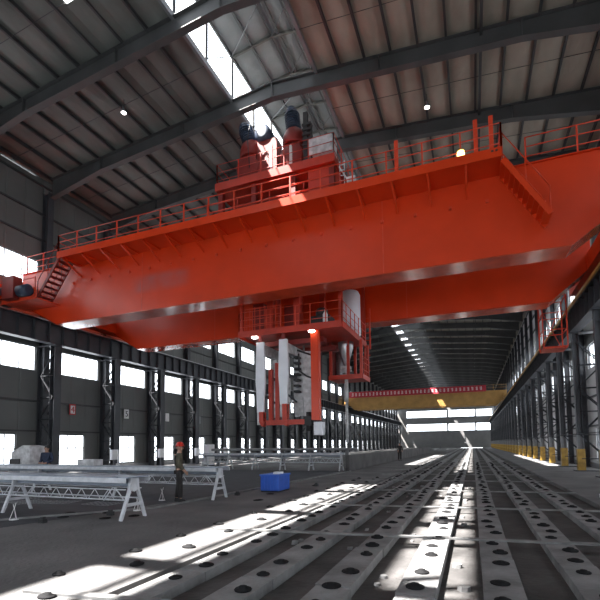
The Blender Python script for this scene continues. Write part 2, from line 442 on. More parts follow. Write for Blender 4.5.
rm = rafter_mesh().mesh('rafter'); rm.materials.append(M['rafter'])
for k in KS:
    o = obj('rafter', rm, None); o.location = (XC, C0+S*k, 0)
    if k < -1: lab = 'steel roof rafter over and behind the camera'
    elif k < 2: lab = '%s dark tapered steel roof rafter above the crane, from the top of the photo' % ORD[k+1].capitalize()
    else: lab = 'dark steel roof rafter in the deep hall beyond the red crane'
    tag(o, lab, 'rafter', 'roof rafters')

# columns ----------------------------------------------------------------
def column_parts(inw, right):
    """inw=+1: hall interior is +X. local origin at outer leg centre on floor."""
    g = []
    def H(x, zs, w=.42, d=.34):
        p = MB(); z0, z1 = zs; t = .025
        p.box(x-d/2, x-d/2+t, -w/2, w/2, z0, z1); p.box(x+d/2-t, x+d/2, -w/2, w/2, z0, z1); p.box(x-d/2+t, x+d/2-t, -t/2, t/2, z0, z1)
        return p
    s1 = inw*(1.3 if right else 1.05)
    g.append(('roof_leg', H(0, (.05, 18.05), *((.30,.34) if right else (.40,.5))), M['steel']))
    zb = 2.05 if right else .05
    LD = (.34,.32) if right else (.50,.40); p = H(s1, (zb, 7.95), *LD)
    g.append(('crane_leg', p, M['steel']))
    if right:
        g.append(('lower_leg', H(s1, (1.25, 2.05), *LD), M['lgrey']))
        g.append(('base_guard', MB().box(s1-.19, s1+.19, -.20, .20, .05, 1.25), M['yellow']))
    p = MB()
    z = .7; k = 0
    while z < 6.9:
        a, b = (0, s1) if k % 2 == 0 else (s1, 0)
        for yy in (-.17, .17): p.bar((a, yy, z), (b, yy, z+1.35), .05, .08, (0,1,0))
        for yy in (-.17, .17): p.bar((0, yy, z), (s1, yy, z), .05, .07, (0,1,0))
        z += 1.35; k += 1
    g.append(('lacing', p, M['lacing']))
    # cap plate and corbel
    p = MB(); p.box(min(0,s1)-.3, max(0,s1)+.3, -.28, .28, 7.95, 8.0)
    p.prism([(0,-.02,9.4),(s1*.35,-.02,9.4),(0,-.02,10.2)], (0,.04,0))
    g.append(('cap_plate', p, M['steel']))
    g.append(('base_plate', MB().box(min(0,s1)-.35, max(0,s1)+.35, -.35, .35, 0, .05), M['steel']))
    # thin tie
    return g
LXO, RXO = LW+.27, XR-.27
for side, inw, X in (('left', 1, LXO), ('right', -1, RXO)):
    c0 = None
    for k in KS:
        cy = C0+S*k
        if side == 'left':
            if k < 0: lab = 'dark steel double column on the left wall, out of the photo near the camera'
            elif k < 10: lab = 'dark laced steel column on the left wall, %s from the left edge of the photo' % ORD[k]
            else: lab = 'dark laced steel column on the left wall, in the far row beyond the hanging cage'
        else:
            if k < 1: lab = 'dark steel double column on the right wall, out of the photo near the camera'
            elif k < 9: lab = 'dark laced steel column with yellow base on the right wall, %s from the right edge' % ORD[k-1]
            else: lab = 'dark laced steel column with yellow base in the far right row'
        if c0 is None:
            c0 = thing('steel_column', lab, 'column', (X, cy, 0), group='laced columns of the %s wall' % side)
            for nm, p, m in column_parts(inw, side == 'right'): obj(nm, p, m, c0)
        else: dup(c0, (X, cy, 0), lab)
# wall girts
for zi, z in enumerate((2.68, 4.55, 9.6, 10.9, 14.9, 16.6, 18.5)):
    for sd, X in (('left', LW+.06), ('right', XR-.06)):
        tag(obj('wall_girt', MB().box(X-.06, X+.06, Y0, Y1, z-.05, z+.05), M['steel2']),
            'dark horizontal wall rail along the %s wall, %s up from the floor' % (sd, ORD[zi]), 'wall rail', 'horizontal rails of the side walls')
# low rail along right columns
tag(obj('guard_wire', MB().tube((5.46, 15, 2.1), (5.46, 158, 2.1), .03, 6), M['steel']), 'thin dark pipe running between the right columns above their yellow bases', 'pipe')

# runway beams -------------------------------------------------------------
def runway(x, sgn, side):
    t = thing('crane_runway_beam', 'long dark plate beam carrying the crane rail on the %s columns' % side, 'crane beam', (x, 0, 8.0), group='crane runway beams')
    obj('beam', MB().ibeam((0, Y0+.1, .67), (0, Y1-.1, .67), .5, 1.3, .04, .03), M['steel'], t)
    p = MB(); y = Y0+.4
    while y < Y1-.3:
        for s_ in (-1, 1): p.box(min(.02*s_,.22*s_), max(.02*s_,.22*s_), y-.01, y+.01, .06, 1.28)
        y += .985
    obj('stiffener', p, M['steel'], t)
    r = MB().box(-.05,.05, Y0+.1, Y1-.1, 1.32, 1.46)
    obj('crane_rail', r, M['chrome'], t)
    obj('walk_ledge', MB().box(min(-sgn*.25,-sgn*.95), max(-sgn*.25,-sgn*.95), Y0+.1, Y1-.1, 1.26, 1.31), M['steel'], t)
runway(LXO+1.05, 1, 'left'); runway(RXO-1.3, -1, 'right')
# conductor bar on the right beam
tag(obj('conductor_rail', MB().bar((5.30, Y0+.1, 9.2), (5.30, Y1-.1, 9.2), .08, .16), M['ochre']), 'yellow-brown power rail along the right crane beam', 'power rail')

# ------------------------------------------------------------------ red crane
RLX, RRX = LXO+1.05, RXO-1.3      # rail lines  (-23.98, 5.98)
crane = thing('overhead_crane', 'huge red-orange double girder overhead crane spanning the hall', 'crane', (-9.0, 21, 9.46))
CO = V((-9.0, 21, 9.46))
def cr(mb):   # shift into crane space
    mb.v = [(x-CO.x, y-CO.y, z-CO.z) for x, y, z in mb.v]; return mb
ZB, ZT = 8.47, 11.68
for nm, ya, yb, m in (('girder', 17.1, 18.1, M['girder']), ('girder', 23.8, 24.8, M['red'])):
    la, lb = -24.05, -21.2; ra, rb = 3.4, 5.5
    if ya > 20: lb = -21.6; ra = 3.7
    p = MB().prism([(la,ya,ZT),(rb,ya,ZT),(rb,ya,9.95),(ra,ya,ZB),(lb,ya,ZB),(la,ya,9.95)], (0, yb-ya, 0))
    if nm == 'girder' and ya < 20:
        o = obj(nm, p, m, crane); o.location = (-CO.x, -CO.y, -CO.z)
    else: o = obj(nm, cr(p), m, crane)
    q = MB().box(lb, ra, ya-.07, yb+.07, ZB-.035, ZB)
    q.prism([(la,ya-.07,9.915),(lb,ya-.07,ZB-.035),(lb,ya-.07,ZB),(la,ya-.07,9.95)], (0,yb-ya+.14,0))
    q.prism([(ra,ya-.07,ZB-.035),(rb,ya-.07,9.915),(rb,ya-.07,9.95),(ra,ya-.07,ZB)], (0,yb-ya+.14,0))
    obj('bottom_flange', cr(q), M['red_bottom'], crane)
    obj('top_flange', cr(MB().box(la, rb, ya-.08, yb+.08, ZT, ZT+.035)), M['red'], crane)
    # splice seams
    s_ = MB()
    for x in (-15.3, -3.1): s_.box(x-.02, x+.02, ya-.012, ya, ZB+.02, ZT)
    obj('weld_seam', cr(s_), M['red_rail'], crane)
    obj('trolley_rail', cr(MB().box(-22, 4, (ya+yb)/2-.04, (ya+yb)/2+.04, ZT+.035, ZT+.15)), M['chrome'], crane)
# lifting lugs along the near girder
for i in range(18):
    x = -20+i*1.3; obj('lug', cr(MB().box(x-.05, x+.05, 17.02, 17.1, 10.55, 10.67)), M['red_rail'], crane)
# end carriages with wheels
for X, sd in ((RLX, 'left'), (RRX, 'right')):
    c_ = obj('end_carriage', cr(MB().box(X-.42, X+.42, 14.0, 27.8, 9.78, 10.55)), M['red'], crane)
    for y in (14.8, 16.2, 25.8, 27.1):
        w = MB().lathe((X, y, 9.46+.33), [(.30,-.12),(.33,-.12),(.33,-.07),(.30,-.07),(.30,.07),(.33,.07),(.33,.12),(.30,.12)], 20, 'x')
        obj('wheel', cr(w), M['black'], c_)
    for y in (15.5, 26.4):
        obj('drive_motor', cr(MB().lathe((X+(.45 if sd == 'left' else -.45)+(0 if sd=='left' else -.75), y, 10.1), [(.14,0),(.21,.04),(.21,.55),(.17,.6),(.17,.75)], 16, 'x')), M['blue'], c_, 'navy drive motor')
    for y in (13.9, 27.85): obj('buffer', cr(MB().tube((X, y-.0, 10.1), (X, y+(-.25 if y < 20 else .25), 10.1), .14, 12)), M['black'], c_)

def railing(pts, h=1.1, sp=1.3, rails=(.37,.74,1.1), r=.020, pr_=.026, parent=crane, m=None, shift=cr, toe=.0):
    m = m or M['red_rail']
    hr_ = MB()
    for a, b in zip(pts, pts[1:]):
        a = V(a); b = V(b)
        for z in rails: hr_.tube(a+V((0,0,z)), b+V((0,0,z)), r, 6)
    o = obj('handrail', shift(hr_), m, parent)
    for a, b in zip(pts, pts[1:]):
        a = V(a); b = V(b); n = max(1, round((b-a).length/sp))
        for i in range(n+1):
            c = a.lerp(b, i/n); q = MB().bar(c, c+V((0,0,h)), pr_*2, pr_*2, (0,1,0)); obj('rail_post', shift(q), m, o)
    return o
# near walkway
WX0, WX1 = -19.7, 1.25
wk = obj('walkway', cr(MB().box(WX0, WX1, 15.8, 17.1, 11.5, 11.56).box(WX0, WX1, 15.76, 15.8, 11.42, 11.76)), M['red'], crane)
x = WX0+.3
while x < WX1:
    obj('bracket', cr(MB().bar((x,15.86,11.44), (x,17.08,10.85), .07, .07).bar((x,15.82,11.46), (x,17.08,11.46), .07, .07)), M['red'], wk); x += 1.3
railing([(WX0,17.0,11.56),(WX0,15.85,11.56),(WX1,15.85,11.56),(WX1,17.0,11.56)])
railing([(WX1+.9,17.25,ZT+.04),(5.4,17.25,ZT+.04)])
railing([(-23.9,17.25,ZT+.04),(WX0-.3,17.25,ZT+.04)])
railing([(-23.9,24.75,ZT+.04),(5.4,24.75,ZT+.04)], sp=1.6)
# tall red posts on the walkway
for x in (-2.3, .45, .95): obj('tall_post', cr(MB().box(x-.07, x+.07, 15.84, 15.92, 11.56, 13.0)), M['red_rail'], crane)
# stairs from the walkway down to the end carriages
def stair(xa, za, xb, zb, ya, yb, n, m):
    o = MB()
    for y in (ya, yb): o.bar((xa,y,za), (xb,y,zb), .05, .16)
    st = obj('stair', cr(o), m, crane)
    for i in range(n):
        t = (i+.5)/n; x = xa+(xb-xa)*t; z = za+(zb-za)*t
        obj('tread', cr(MB().box(x-.13, x+.13, ya, yb, z-.02, z+.02)), m, st)
    h = MB()
    for y in (ya, yb):
        h.tube((xa,y,za+.95), (xb,y,zb+.95), .02, 6)
        for t in (0,.5,1): h.tube((xa+(xb-xa)*t,y,za+(zb-za)*t), (xa+(xb-xa)*t,y,za+(zb-za)*t+.95), .02, 6)
    obj('stair_rail', cr(h), m, st)
stair(-19.7, 11.5, -21.2, 9.55, 15.9, 16.7, 8, M['red_dark'])
stair(1.28, 11.4, 2.65, 9.2, 15.95, 16.95, 10, M['red'])
# end landings
obj('landing', cr(MB().box(-23.5, -20.9, 15.6, 17.0, 9.44, 9.5).box(-23.5, -20.9, 15.56, 15.6, 9.4, 9.62)), M['red_rail'], crane)
railing([(-23.4,15.6,9.5),(-21,15.6,9.5)], rails=(.5,1.05))
# cabinets on the left landing
obj('control_cabinet', cr(MB().box(-23.0, -22.1, 15.2, 15.7, 9.5, 10.7)), M['red_dark'], crane, bevel=.02)
obj('gearbox', cr(MB().lathe((-21.9, 15.4, 9.85), [(.1,0),(.3,.03),(.3,.7),(.2,.75)], 16, 'x')), M['blue'], crane, 'navy blue gearbox on left landing')
# inspection cage hanging below right end
def cagebox(x0,x1,y0,y1,z0,z1,parent,m,shift,floor=True,n=3,nm='inspection_cage'):
    p = MB(); r = .03
    for x in (x0,x1):
        for y in (y0,y1): p.bar((x,y,z0),(x,y,z1), 2*r, 2*r, (0,1,0))
    for i in range(n+1):
        z = z0+(z1-z0)*i/n
        p.bar((x0,y0,z),(x1,y0,z),.04); p.bar((x0,y1,z),(x1,y1,z),.04); p.bar((x0,y0,z),(x0,y1,z),.04); p.bar((x1,y0,z),(x1,y1,z),.04)
    p.bar((x0,y0,z0),(x1,y0,z1),.03); p.bar((x1,y1,z0),(x0,y1,z1),.03)
    o = obj(nm, shift(p), m, parent)
    if floor: obj('cage_floor', shift(MB().box(x0,x1,y0,y1,z0-.08,z0)), m, o)
    return o
cagebox(3.75, 4.9, 26.6, 28.0, 6.8, 9.6, crane, M['red_rail'], cr)
# two plates mark on near girder end
obj('bolt', cr(MB().box(.92,1.0,15.74,15.76,11.62,11.68).box(1.05,1.13,15.74,15.76,11.62,11.68)), M['black'], crane)
# work lamp on walkway
t = thing('work_lamp', 'small lit yellow work lamp standing on the crane walkway rail', 'lamp', (-.05, 15.9, 11.76))
obj('lamp_shade', MB().lathe((0,0,0), [(.10,0),(.13,.02),(.13,.2),(.1,.24)], 16), M['lampy'], t); obj('lamp_cap', MB().lathe((0,0,.24), [(.13,0),(.11,.05),(.02,.07)], 16), M['yellow'], t)

# ------------------------------------------------------------------ hoist trolley
tr = thing('hoist_trolley', 'red hoist trolley with railed machinery deck riding on top of the crane girders', 'hoist trolley', (-8.2, 21.1, 11.83))
TO = V((-8.2, 21.1, 11.83))
def ts(mb): mb.v = [(x-TO.x, y-TO.y, z-TO.z) for x, y, z in mb.v]; return mb
TX0, TX1 = -11.2, -5.16
fr = MB()
for x in (TX0+.3, TX1-.3): fr.box(x-.25, x+.25, 17.3, 24.9, 12.1, 12.75)
for y in (17.7, 19.2, 22.6, 24.4): fr.box(TX0+.3, TX1-.3, y-.2, y+.2, 12.15, 12.7)
base = obj('trolley_frame', ts(fr), M['red_dark'], tr)
for x in (TX0+.5, TX1-.5):
    for y in (17.6, 24.3): obj('wheel', ts(MB().lathe((x-.0, y, 12.14), [(.25,-.08),(.31,-.08),(.31,.08),(.25,.08)], 18, 'y')), M['black'], base)
for x in (TX0+.2, -9.2, -7.2, TX1-.2):
    for y in (17.7, 24.4): obj('deck_post', ts(MB().box(x-.12, x+.12, y-.12, y+.12, 12.7, 13.95)), M['red_dark'], base)
obj('side_panel', ts(MB().box(TX1-1.3, TX1-.1, 17.62, 17.68, 12.2, 13.95).box(TX1-.14, TX1-.08, 17.7, 24.3, 12.2, 13.95)), M['red2'], base)
obj('inner_panel', ts(MB().box(TX0+.3, TX1-.2, 18.9, 19.0, 12.7, 13.95)), M['red_dark'], base)
dk = obj('machinery_deck', ts(MB().box(TX0, TX1, 17.45, 24.7, 13.98, 14.06).box(TX0, TX1, 17.40, 17.45, 13.95, 14.32).box(TX1-.05, TX1, 17.45, 24.7, 13.95, 14.25).box(TX0, TX0+.05, 17.45, 24.7, 13.95, 14.25)), M['red2'], tr)
railing([(TX0+.05,24.6,14.06),(TX0+.05,17.5,14.06),(TX1-.05,17.5,14.06),(TX1-.05,24.6,14.06)], parent=dk, shift=ts, rails=(.45,.85,1.25), h=1.25, sp=1.2, r=.014, pr_=.02, m=M['red2'])
railing([(TX0-.3,17.2,11.9),(TX1+.3,17.2,11.9)], parent=base, shift=ts, rails=(.45,.85,1.25), h=1.25, sp=1.5, r=.012, pr_=.018, m=M['red2'])
def hoist(x, y, lean):
    g = obj('gearbox', ts(MB().box(x-.55, x+.55, y-.5, y+.7, 14.06, 15.9).box(x-.45, x+.45, y-.4, y+.4, 15.9, 16.4).lathe((x, y-.52, 15.7), [(.1,0),(.6,.02),(.62,.3),(.5,.35)], 20, 'y')), M['red_dark'], tr, bevel=.02)
    h_ = MB().lathe((x, y, 16.4), [(.56,0),(.60,.08),(.58,.45),(.46,.75),(.36,.85)], 20); obj('gear_cover', ts(h_), M['red_dark'], g)
    d = V((lean, 0, 1)).normalized(); c = V((x, y, 17.15))
    m2 = MB().tube(c, c+d*.15, .30, 18).tube(c+d*.15, c+d*1.05, .34, 18).tube(c+d*1.05, c+d*1.35, .34, 18, .2)
    for i in range(7): m2.tube(c+d*(.2+.12*i), c+d*(.23+.12*i), .385, 18)
    obj('motor', ts(m2), M['blue'], g, 'navy blue finned motor standing tilted on its gearbox')
hoist(-10.15, 19.2, -.38); hoist(-7.75, 19.2, -.12)
g = obj('cable_drum', ts(MB().lathe((-9.25, 18.6, 17.25), [(.2,0),(.42,.03),(.42,.85),(.36,.9)], 20, 'y')), M['blue'], tr, 'dark blue drum lying between the gearboxes')
obj('drum_support', ts(MB().box(-9.55,-8.5,18.7,19.4,14.06,16.85)), M['red_dark'], tr)
p = MB()
for x in (-8.35, -7.35): p.bar((x,17.75,14.06),(x,17.75,15.75 if x<-8 else 15.45), .1, .1, (0,1,0))
obj('white_post', ts(p), M['signwhite'], tr)
obj('cream_locker', ts(MB().box(-6.75,-5.6,18.5,19.3,15.3,16.1).box(-6.25,-6.05,18.8,19.0,14.06,15.3)), M['dirty'], tr, 'cream locker on a stub post at the deck corner')
p = MB().box(-7.05,-6.85,18.6,18.8,14.06,17.6).box(-6.7,-6.62,18.6,18.7,14.06,16.9)
for i in range(5): p.box(-7.1,-6.65,18.55,18.85,15.9+.25*i,16.0+.25*i)
obj('valve_rack', ts(p), M['black'], tr)
obj('hose', ts(MB().path([(-9.9,18.5,15.5),(-9.95,18.4,16.9),(-9.75,18.3,17.6),(-9.5,18.3,17.3)], .025)), M['black'], tr)
obj('floodlight', ts(MB().box(-4.6,-4.25,17.3,17.5,12.7,13.0).bar((-4.6,17.4,12.95),(-4.95,17.4,13.6),.05)), M['dirty'], tr, 'cream floodlight on a short arm at the trolley side')
lad = MB()
for x in (-4.95,-4.75): lad.bar((x,17.5,11.9),(x-.0,17.5,13.9),.035)
for i in range(8): lad.bar((-4.95,17.5,12.05+.24*i),(-4.75,17.5,12.05+.24*i),.03)
obj('ladder', ts(lad), M['dirty'], tr, 'pale ladder up to the machinery deck')

# hanging cage (part of the trolley) ---------------------------------------
CX0, CX1, CYa, CYb, CZ = -10.65, -5.35, 18.75, 23.55, 7.15
hc = obj('hanging_platform', ts(MB().box(CX0,CX1,CYa,CYb,CZ-.06,CZ).box(CX0,CX1,CYa-.05,CYa,CZ-.16,CZ+.14).box(CX1,CX1+.05,CYa,CYb,CZ-.16,CZ+.14).box(CX0-.05,CX0,CYa,CYb,CZ-.16,CZ+.14)), M['red2'], tr)
for x in (CX0+.1, -9.1, -7.7, CX1-.06):
    for y in ((CYa+.12, CYb-.12) if x in (CX0+.1, CX1-.06) else (CYa+.5, CYb-.4)):
        w = .16 if x in (CX0+.1, CX1-.06) else .30
        obj('hanger_post', ts(MB().box(x-w/2,x+w/2,y-w/2,y+w/2,CZ,12.15)), M['red2'], hc)
railing([(CX0,CYb,CZ),(CX0,CYa,CZ),(CX1,CYa,CZ),(CX1,CYb,CZ)], parent=hc, shift=ts, rails=(.35,.7,1.1), sp=.75, r=.014, pr_=.018)
p = MB()
for i in range(8): p.bar((CX0+.3+i*.28,CYa+.05,CZ+.1),(CX0+.3+i*.28,CYa+.05,8.45),.03)
for z in (7.6,8.0,8.4): p.bar((CX0+.3,CYa+.05,z),(CX0+2.3,CYa+.05,z),.03)
obj('grille', ts(p), M['red_rail'], hc)
for q_ in ((-10.3,-9.7,19.6,20.0,CZ,8.9),(-8.9,-8.2,20.4,20.8,CZ,8.9)): obj('electric_panel', ts(MB().box(*q_)), M['red_dark'], hc)
obj('pump_unit', ts(MB().box(-7.2,-6.2,19.6,20.5,CZ,7.9).lathe((-6.7,20,7.9),[(.3,0),(.3,.35),(.2,.45)],16)), M['black'], hc)
obj('gas_bottle', ts(MB().lathe((-6.25,19.15,CZ),[(.11,0),(.12,.03),(.12,.62),(.05,.75),(.04,.85)],14)), M['signwhite'], hc, 'small white bottle behind the platform railing')
for x,y in ((-9.85,18.9),(-6.85,18.9)):
    obj('lamp', ts(MB().lathe((x,y,CZ-.19),[(.09,-.04),(.16,0),(.16,.05),(.05,.1)],16)), M['lamp'], hc, 'lit round lamp under the platform')
# lower small platform
lp = obj('lower_platform', ts(MB().box(-7.0,-5.2,21.9,23.6,5.1,5.18).box(-7.0,-5.2,21.85,21.9,5.05,5.3).box(-5.2,-5.15,21.9,23.6,5.05,5.3)), M['red2'], tr)
for x in (-6.9,-5.95,-5.25):
    for y in (22.0,23.5): obj('hanger_post', ts(MB().box(x-.07,x+.07,y-.07,y+.07,5.15,CZ-.05)), M['red2'], lp)
railing([(-5.22,23.5,5.18),(-5.22,21.95,5.18)], parent=lp, shift=ts, rails=(.4,.8,1.1), sp=.5, r=.014, pr_=.016)
obj('side_sheet', ts(MB().box(-6.95,-6.85,22.0,23.5,5.2,CZ-.1)), M['red_dark'], lp)
obj('grey_drum', ts(MB().lathe((-6.6,23.0,5.2),[(.30,0),(.32,.03),(.32,1.5),(.26,1.55)],20)), M['chrome'], lp)
# guide masts
p = MB()
for x,y in ((CX1+.25,CYb),(CX1-.05,CYb+.0)): p.bar((x,y,5.1 if x<-5.2 else 6.9),(x,y,9.2),.07)
obj('guide_mast', ts(p), M['red_rail'], hc)
p = MB()
for i in range(9): p.bar((CX1-.05,CYb,5.3+i*.42),(CX1+.25,CYb,5.3+i*.42),.03)
obj('mast_rung', ts(p), M['red_rail'], hc)
# white hopper with discharge pipe
hp = obj('hopper', ts(MB().lathe((-5.88,22.3,0),[(.40,7.2),(.55,7.45),(.55,9.6),(.45,9.8)],24)), M['white'], tr, 'white hopper standing inside the cage')
obj('cone', ts(MB().lathe((-6.15,22.3,0),[(.08,5.75),(.12,5.8),(.42,6.9),(.42,7.1)],20)), M['chrome'], hp)
obj('valve', ts(MB().box(-6.40,-5.90,22.1,22.5,5.65,5.8).box(-6.30,-6.0,22.15,22.45,5.45,5.6).tube((-6.45,22.3,5.55),(-5.85,22.3,5.55),.05)), M['dirty'], hp)
obj('discharge_pipe', ts(MB().tube((-6.15,22.3,5.7),(-6.15,22.3,3.9),.10,14).tube((-6.15,22.3,3.9),(-6.15,22.3,1.75),.075,14)), M['dirty'], hp)

# grab legs under the cage ---------------------------------------------
gr = thing('lifting_grab', 'white and red mechanical lifting grab hanging below the red platform', 'lifting grab', (-8.3, 20.4, 2.5))
GO = V((-8.3, 20.4, 2.5))
def gs(mb): mb.v = [(x-GO.x, y-GO.y, z-GO.z) for x, y, z in mb.v]; return mb
def plate(x0, x1, y, zt, zb):
    w = x1-x0; zs = [zt, zt-(zt-zb)*.3, zt-(zt-zb)*.55, zt-(zt-zb)*.72, zb]; ex = [0, .03, .05, .01, -.02]
    L_ = [(x0-e, y, z) for e, z in zip(ex, zs)]; R_ = [(x1+e, y, z) for e, z in zip(ex, zs)]
    return MB().prism(L_+R_[::-1], (0,.14,0))
for (x0,x1,zt,zb) in ((-9.79,-9.38,6.72,3.25),(-8.56,-8.14,6.76,3.6)):
    pl = obj('white_plate', gs(plate(x0,x1,18.95,zt,zb)), M['white'], gr, bevel=.01)
    obj('plate_foot', gs(MB().box(x0+.02,x0+.14,18.97,19.07,zb-.6,zb).box(x1-.14,x1-.02,18.97,19.07,zb-.35,zb)), M['dirty'], pl)
    obj('top_arm', gs(MB().box(x1-.35,x1-.05,19.09,22.3,6.15,6.62)), M['dirty'], pl)
    obj('rear_plate', gs(plate(x0+.05,x1-.05,22.2,6.6,3.4)), M['dirty'], pl)
    obj('mid_plate', gs(plate(x0+.1,x1-.05,20.6,6.15,3.1)), M['dirty'], pl)
    obj('cross_arm', gs(MB().box(x1-.32,x1-.1,19.09,22.2,5.0,5.15).tube((x1-.2,19.1,4.2),(x1-.2,22.2,3.5),.05)), M['steel'], pl)
    obj('jaw', gs(MB().box(x0+.16,x1-.02,18.9,19.2,2.8,zb+.02).prism([(x0+.12,18.93,2.82),(x1+.06,18.93,2.82),(x1-.05,18.93,2.55),(x0+.25,18.93,2.6)],(0,.3,0))), M['red2'], pl)
    rx = -9.30 if x0 < -9 else -8.94
    obj('red_bar', gs(MB().box(rx,rx+.20,19.3,19.5,2.8,5.4 if x0 < -9 else 5.7)), M['red2'], pl)
    obj('hanger', gs(MB().box(x0+.12,x1-.12,18.96,19.08,zt,7.1)), M['red_dark'], pl)
    obj('slide_tube', gs(MB().tube((x0+1.0,19.7,2.9),(x0+1.0,19.7,6.5),.05,10)), M['chrome'], pl)
obj('red_column', gs(MB().box(-6.93,-6.55,18.95,19.25,2.8,7.0)), M['red'], gr)
obj('hydraulic_block', gs(MB().box(-7.35,-6.95,19.0,19.5,2.55,3.0).tube((-7.15,19.2,2.3),(-7.15,19.2,3.2),.13,12).box(-7.1,-6.7,19.1,19.4,2.75,2.95)), M['black'], gr)
obj('white_foot', gs(MB().box(-6.85,-6.42,19.0,19.4,2.1,2.72)), M['white'], gr, bevel=.03)
obj('bottom_beam', gs(MB().box(-9.3,-7.3,18.98,19.25,2.62,2.86)), M['red2'], gr)
obj('grey_plate', gs(plate(-7.55,-7.05,19.6,6.2,3.0)), M['dirty'], gr)
obj('grey_plate', gs(plate(-7.95,-7.6,19.9,6.3,3.1)), M['dirty'], gr)
p = MB()
for i in range(7): p.box(-8.0,-7.75,19.4,19.8,4.2+.28*i,4.3+.28*i)
p.path([(-7.7,19.2,6.2),(-7.2,19.2,6.0),(-6.95,19.2,5.9)],.05); p.path([(-7.6,19.1,6.0),(-7.6,19.1,5.2),(-7.2,19.1,4.9),(-6.95,19.1,4.8)],.045)
obj('chain', gs(p), M['black'], gr)
obj('grab_head', gs(MB().box(-9.9,-6.5,19.6,20.1,6.62,6.85).box(-9.9,-6.5,21.6,22.0,6.62,6.85).box(-9.0,-8.8,19.7,21.9,6.85,7.08).box(-7.2,-7.0,19.7,21.9,6.85,7.08)), M['red_dark'], gr)

# ------------------------------------------------------------------ yellow crane with banner
yc = thing('overhead_crane', 'ochre yellow overhead crane with a red banner far down the hall', 'crane', (-9, 88, 9.46))
YO = V((-9, 88, 9.46))
def ys_(mb): mb.v = [(x-YO.x, y-YO.y, z-YO.z) for x, y, z in mb.v]; return mb
for y in (87.6, 90.4):
    obj('girder', ys_(MB().prism([(-24.1,y,11.3),(6.1,y,11.3),(6.1,y,10.2),(4.5,y,8.7),(-22.6,y,8.7),(-24.1,y,10.2)],(0,1,0))), M['ochre'], yc)
for X in (RLX, RRX):
    c_ = obj('end_carriage', ys_(MB().box(X-.3,X+.3,86,93,9.8,10.3)), M['ochre'], yc)
    for y in (86.6, 92.4): obj('wheel', ys_(MB().lathe((X,y,9.76),[(.3,-.08),(.3,.08)],16,'x')), M['black'], c_)
railing([(-24,87.5,11.3),(6,87.5,11.3)], parent=yc, shift=ys_, sp=2.2, rails=(.5,1.0), m=M['ochre'])
bn = obj('banner', ys_(MB().box(-23.5,2.6,87.28,87.34,11.15,12.35)), M['banner'], yc, 'long red banner with a row of small white characters')
x = -23
while x < 2.0:
    p = MB()
    for j in range(3):
        a = random.uniform(0,.12); p.box(x+a, x+.42, 87.26, 87.279, 11.5+.22*j, 11.58+.22*j)
    a = random.uniform(.12,.3); p.box(x+a, x+a+.08, 87.26, 87.279, 11.45, 12.1)
    obj('character', ys_(p), M['btext'], bn); x += .72
obj('trolley', ys_(MB().box(-6.5,-4,87.7,91.3,11.35,12.0).box(-5.8,-4.8,88.2,89.5,12.0,12.5)), M['ochre'], yc)

# ------------------------------------------------------------------ work tables
def table(xa, xb, ya, yb, h, lab, n_leg, lattice=True, seed=0):
    w = xb-xa
    t = thing('work_table', lab, 'table', (xa, ya, 0), group='long steel work tables'); d = yb-ya
    p = MB(); x = 0
    while x < w-.1:
        L_ = min(1.95, w-x); p.box(x+.01, x+L_-.01, 0, d, h-.03, h); x += 1.97
    obj('table_top', p, M['tbl'], t)
    obj('side_beam', MB().box(0, w, -.03, 0, h-.13, h-.02).box(0, w, d, d+.03, h-.13, h-.02), M['tblw'], t)
    obj('under_panel', MB().box(.05, w-.1, d*.45, d*.55, h-.24, h-.05), M['tbl'], t)
    xs = [w-.12-(w-.3)*i/(n_leg-1) for i in range(n_leg)]
    for x in xs:
        L1 = MB().bar((x,d/2-.05,h-.1),(x,-.02,0),.05,.08,(1,0,0)).bar((x,d/2+.05,h-.1),(x,d+.02,0),.05,.08,(1,0,0)).bar((x,d*.1,.33),(x,d*.9,.33),.05,.07)
        L1.prism([(x-.03,d/2-.13,h-.04),(x-.03,d/2+.13,h-.04),(x-.03,d/2+.16,h-.28),(x-.03,d/2,h-.36),(x-.03,d/2-.16,h-.28)],(.06,0,0))
        obj('leg', L1, M['tblw'], t)
    if lattice:
        q = MB()
        za, zb = h*.46, h*.70
        for yy in (.12, d-.12):
            q.tube((0,yy,za),(w-.12,yy,za),.018,6); q.tube((0,yy,zb),(w-.12,yy,zb),.015,6)
        x = .15; i = 0
        while x < w-.5:
            q.tube((x,.12,za),(x+.2,.12,zb),.010,5); q.tube((x+.2,.12,zb),(x+.38,.12,za),.010,5)
            if i % 2: q.tube((x,.12,za),(x,d-.12,za),.010,5)
            x += .42; i += 1
        # curved end stay
        pts = [(w-.15,.1,za)]+[(w-.15-.32*math.sin(a),.1,za+.25*math.sin(a*1.0)+.05) for a in (.5,1,1.5)]+[(w-.75,.1,za-.02)]
        q.path(pts,.014)
        obj('lattice_shelf', q, M['tblw'], t)
    return t
table(-15.4, -7.28, 7.72, 8.46, .98, 'long blue-grey topped work table with white A-frame legs, nearest the camera at left', 3)
table(-19.5, -7.35, 11.55, 12.3, 1.0, 'long blue-grey topped work table just behind the nearest one, beside the red-helmeted worker', 4)
table(-18.0, -7.6, 26.0, 26.9, 1.12, 'long white work table behind the blue box, in front of the far columns', 6)
tag(obj('steel_pipe', MB().tube((-19,29.2,1.32),(-7.4,29.2,1.32),.10,12).box(-18.5,-18.3,29.1,29.3,0,1.22).box(-8.2,-8,29.1,29.3,0,1.22).box(-13,-12.8,29.1,29.3,0,1.22), M['lgrey']), 'long grey pipe on stands behind the white work table', 'pipe')
tag(obj('low_wall', MB().box(-7.4,-7.15,26.3,82,0,.98), M['concrete']), 'low grey concrete barrier wall starting right of the white table', 'barrier', None)

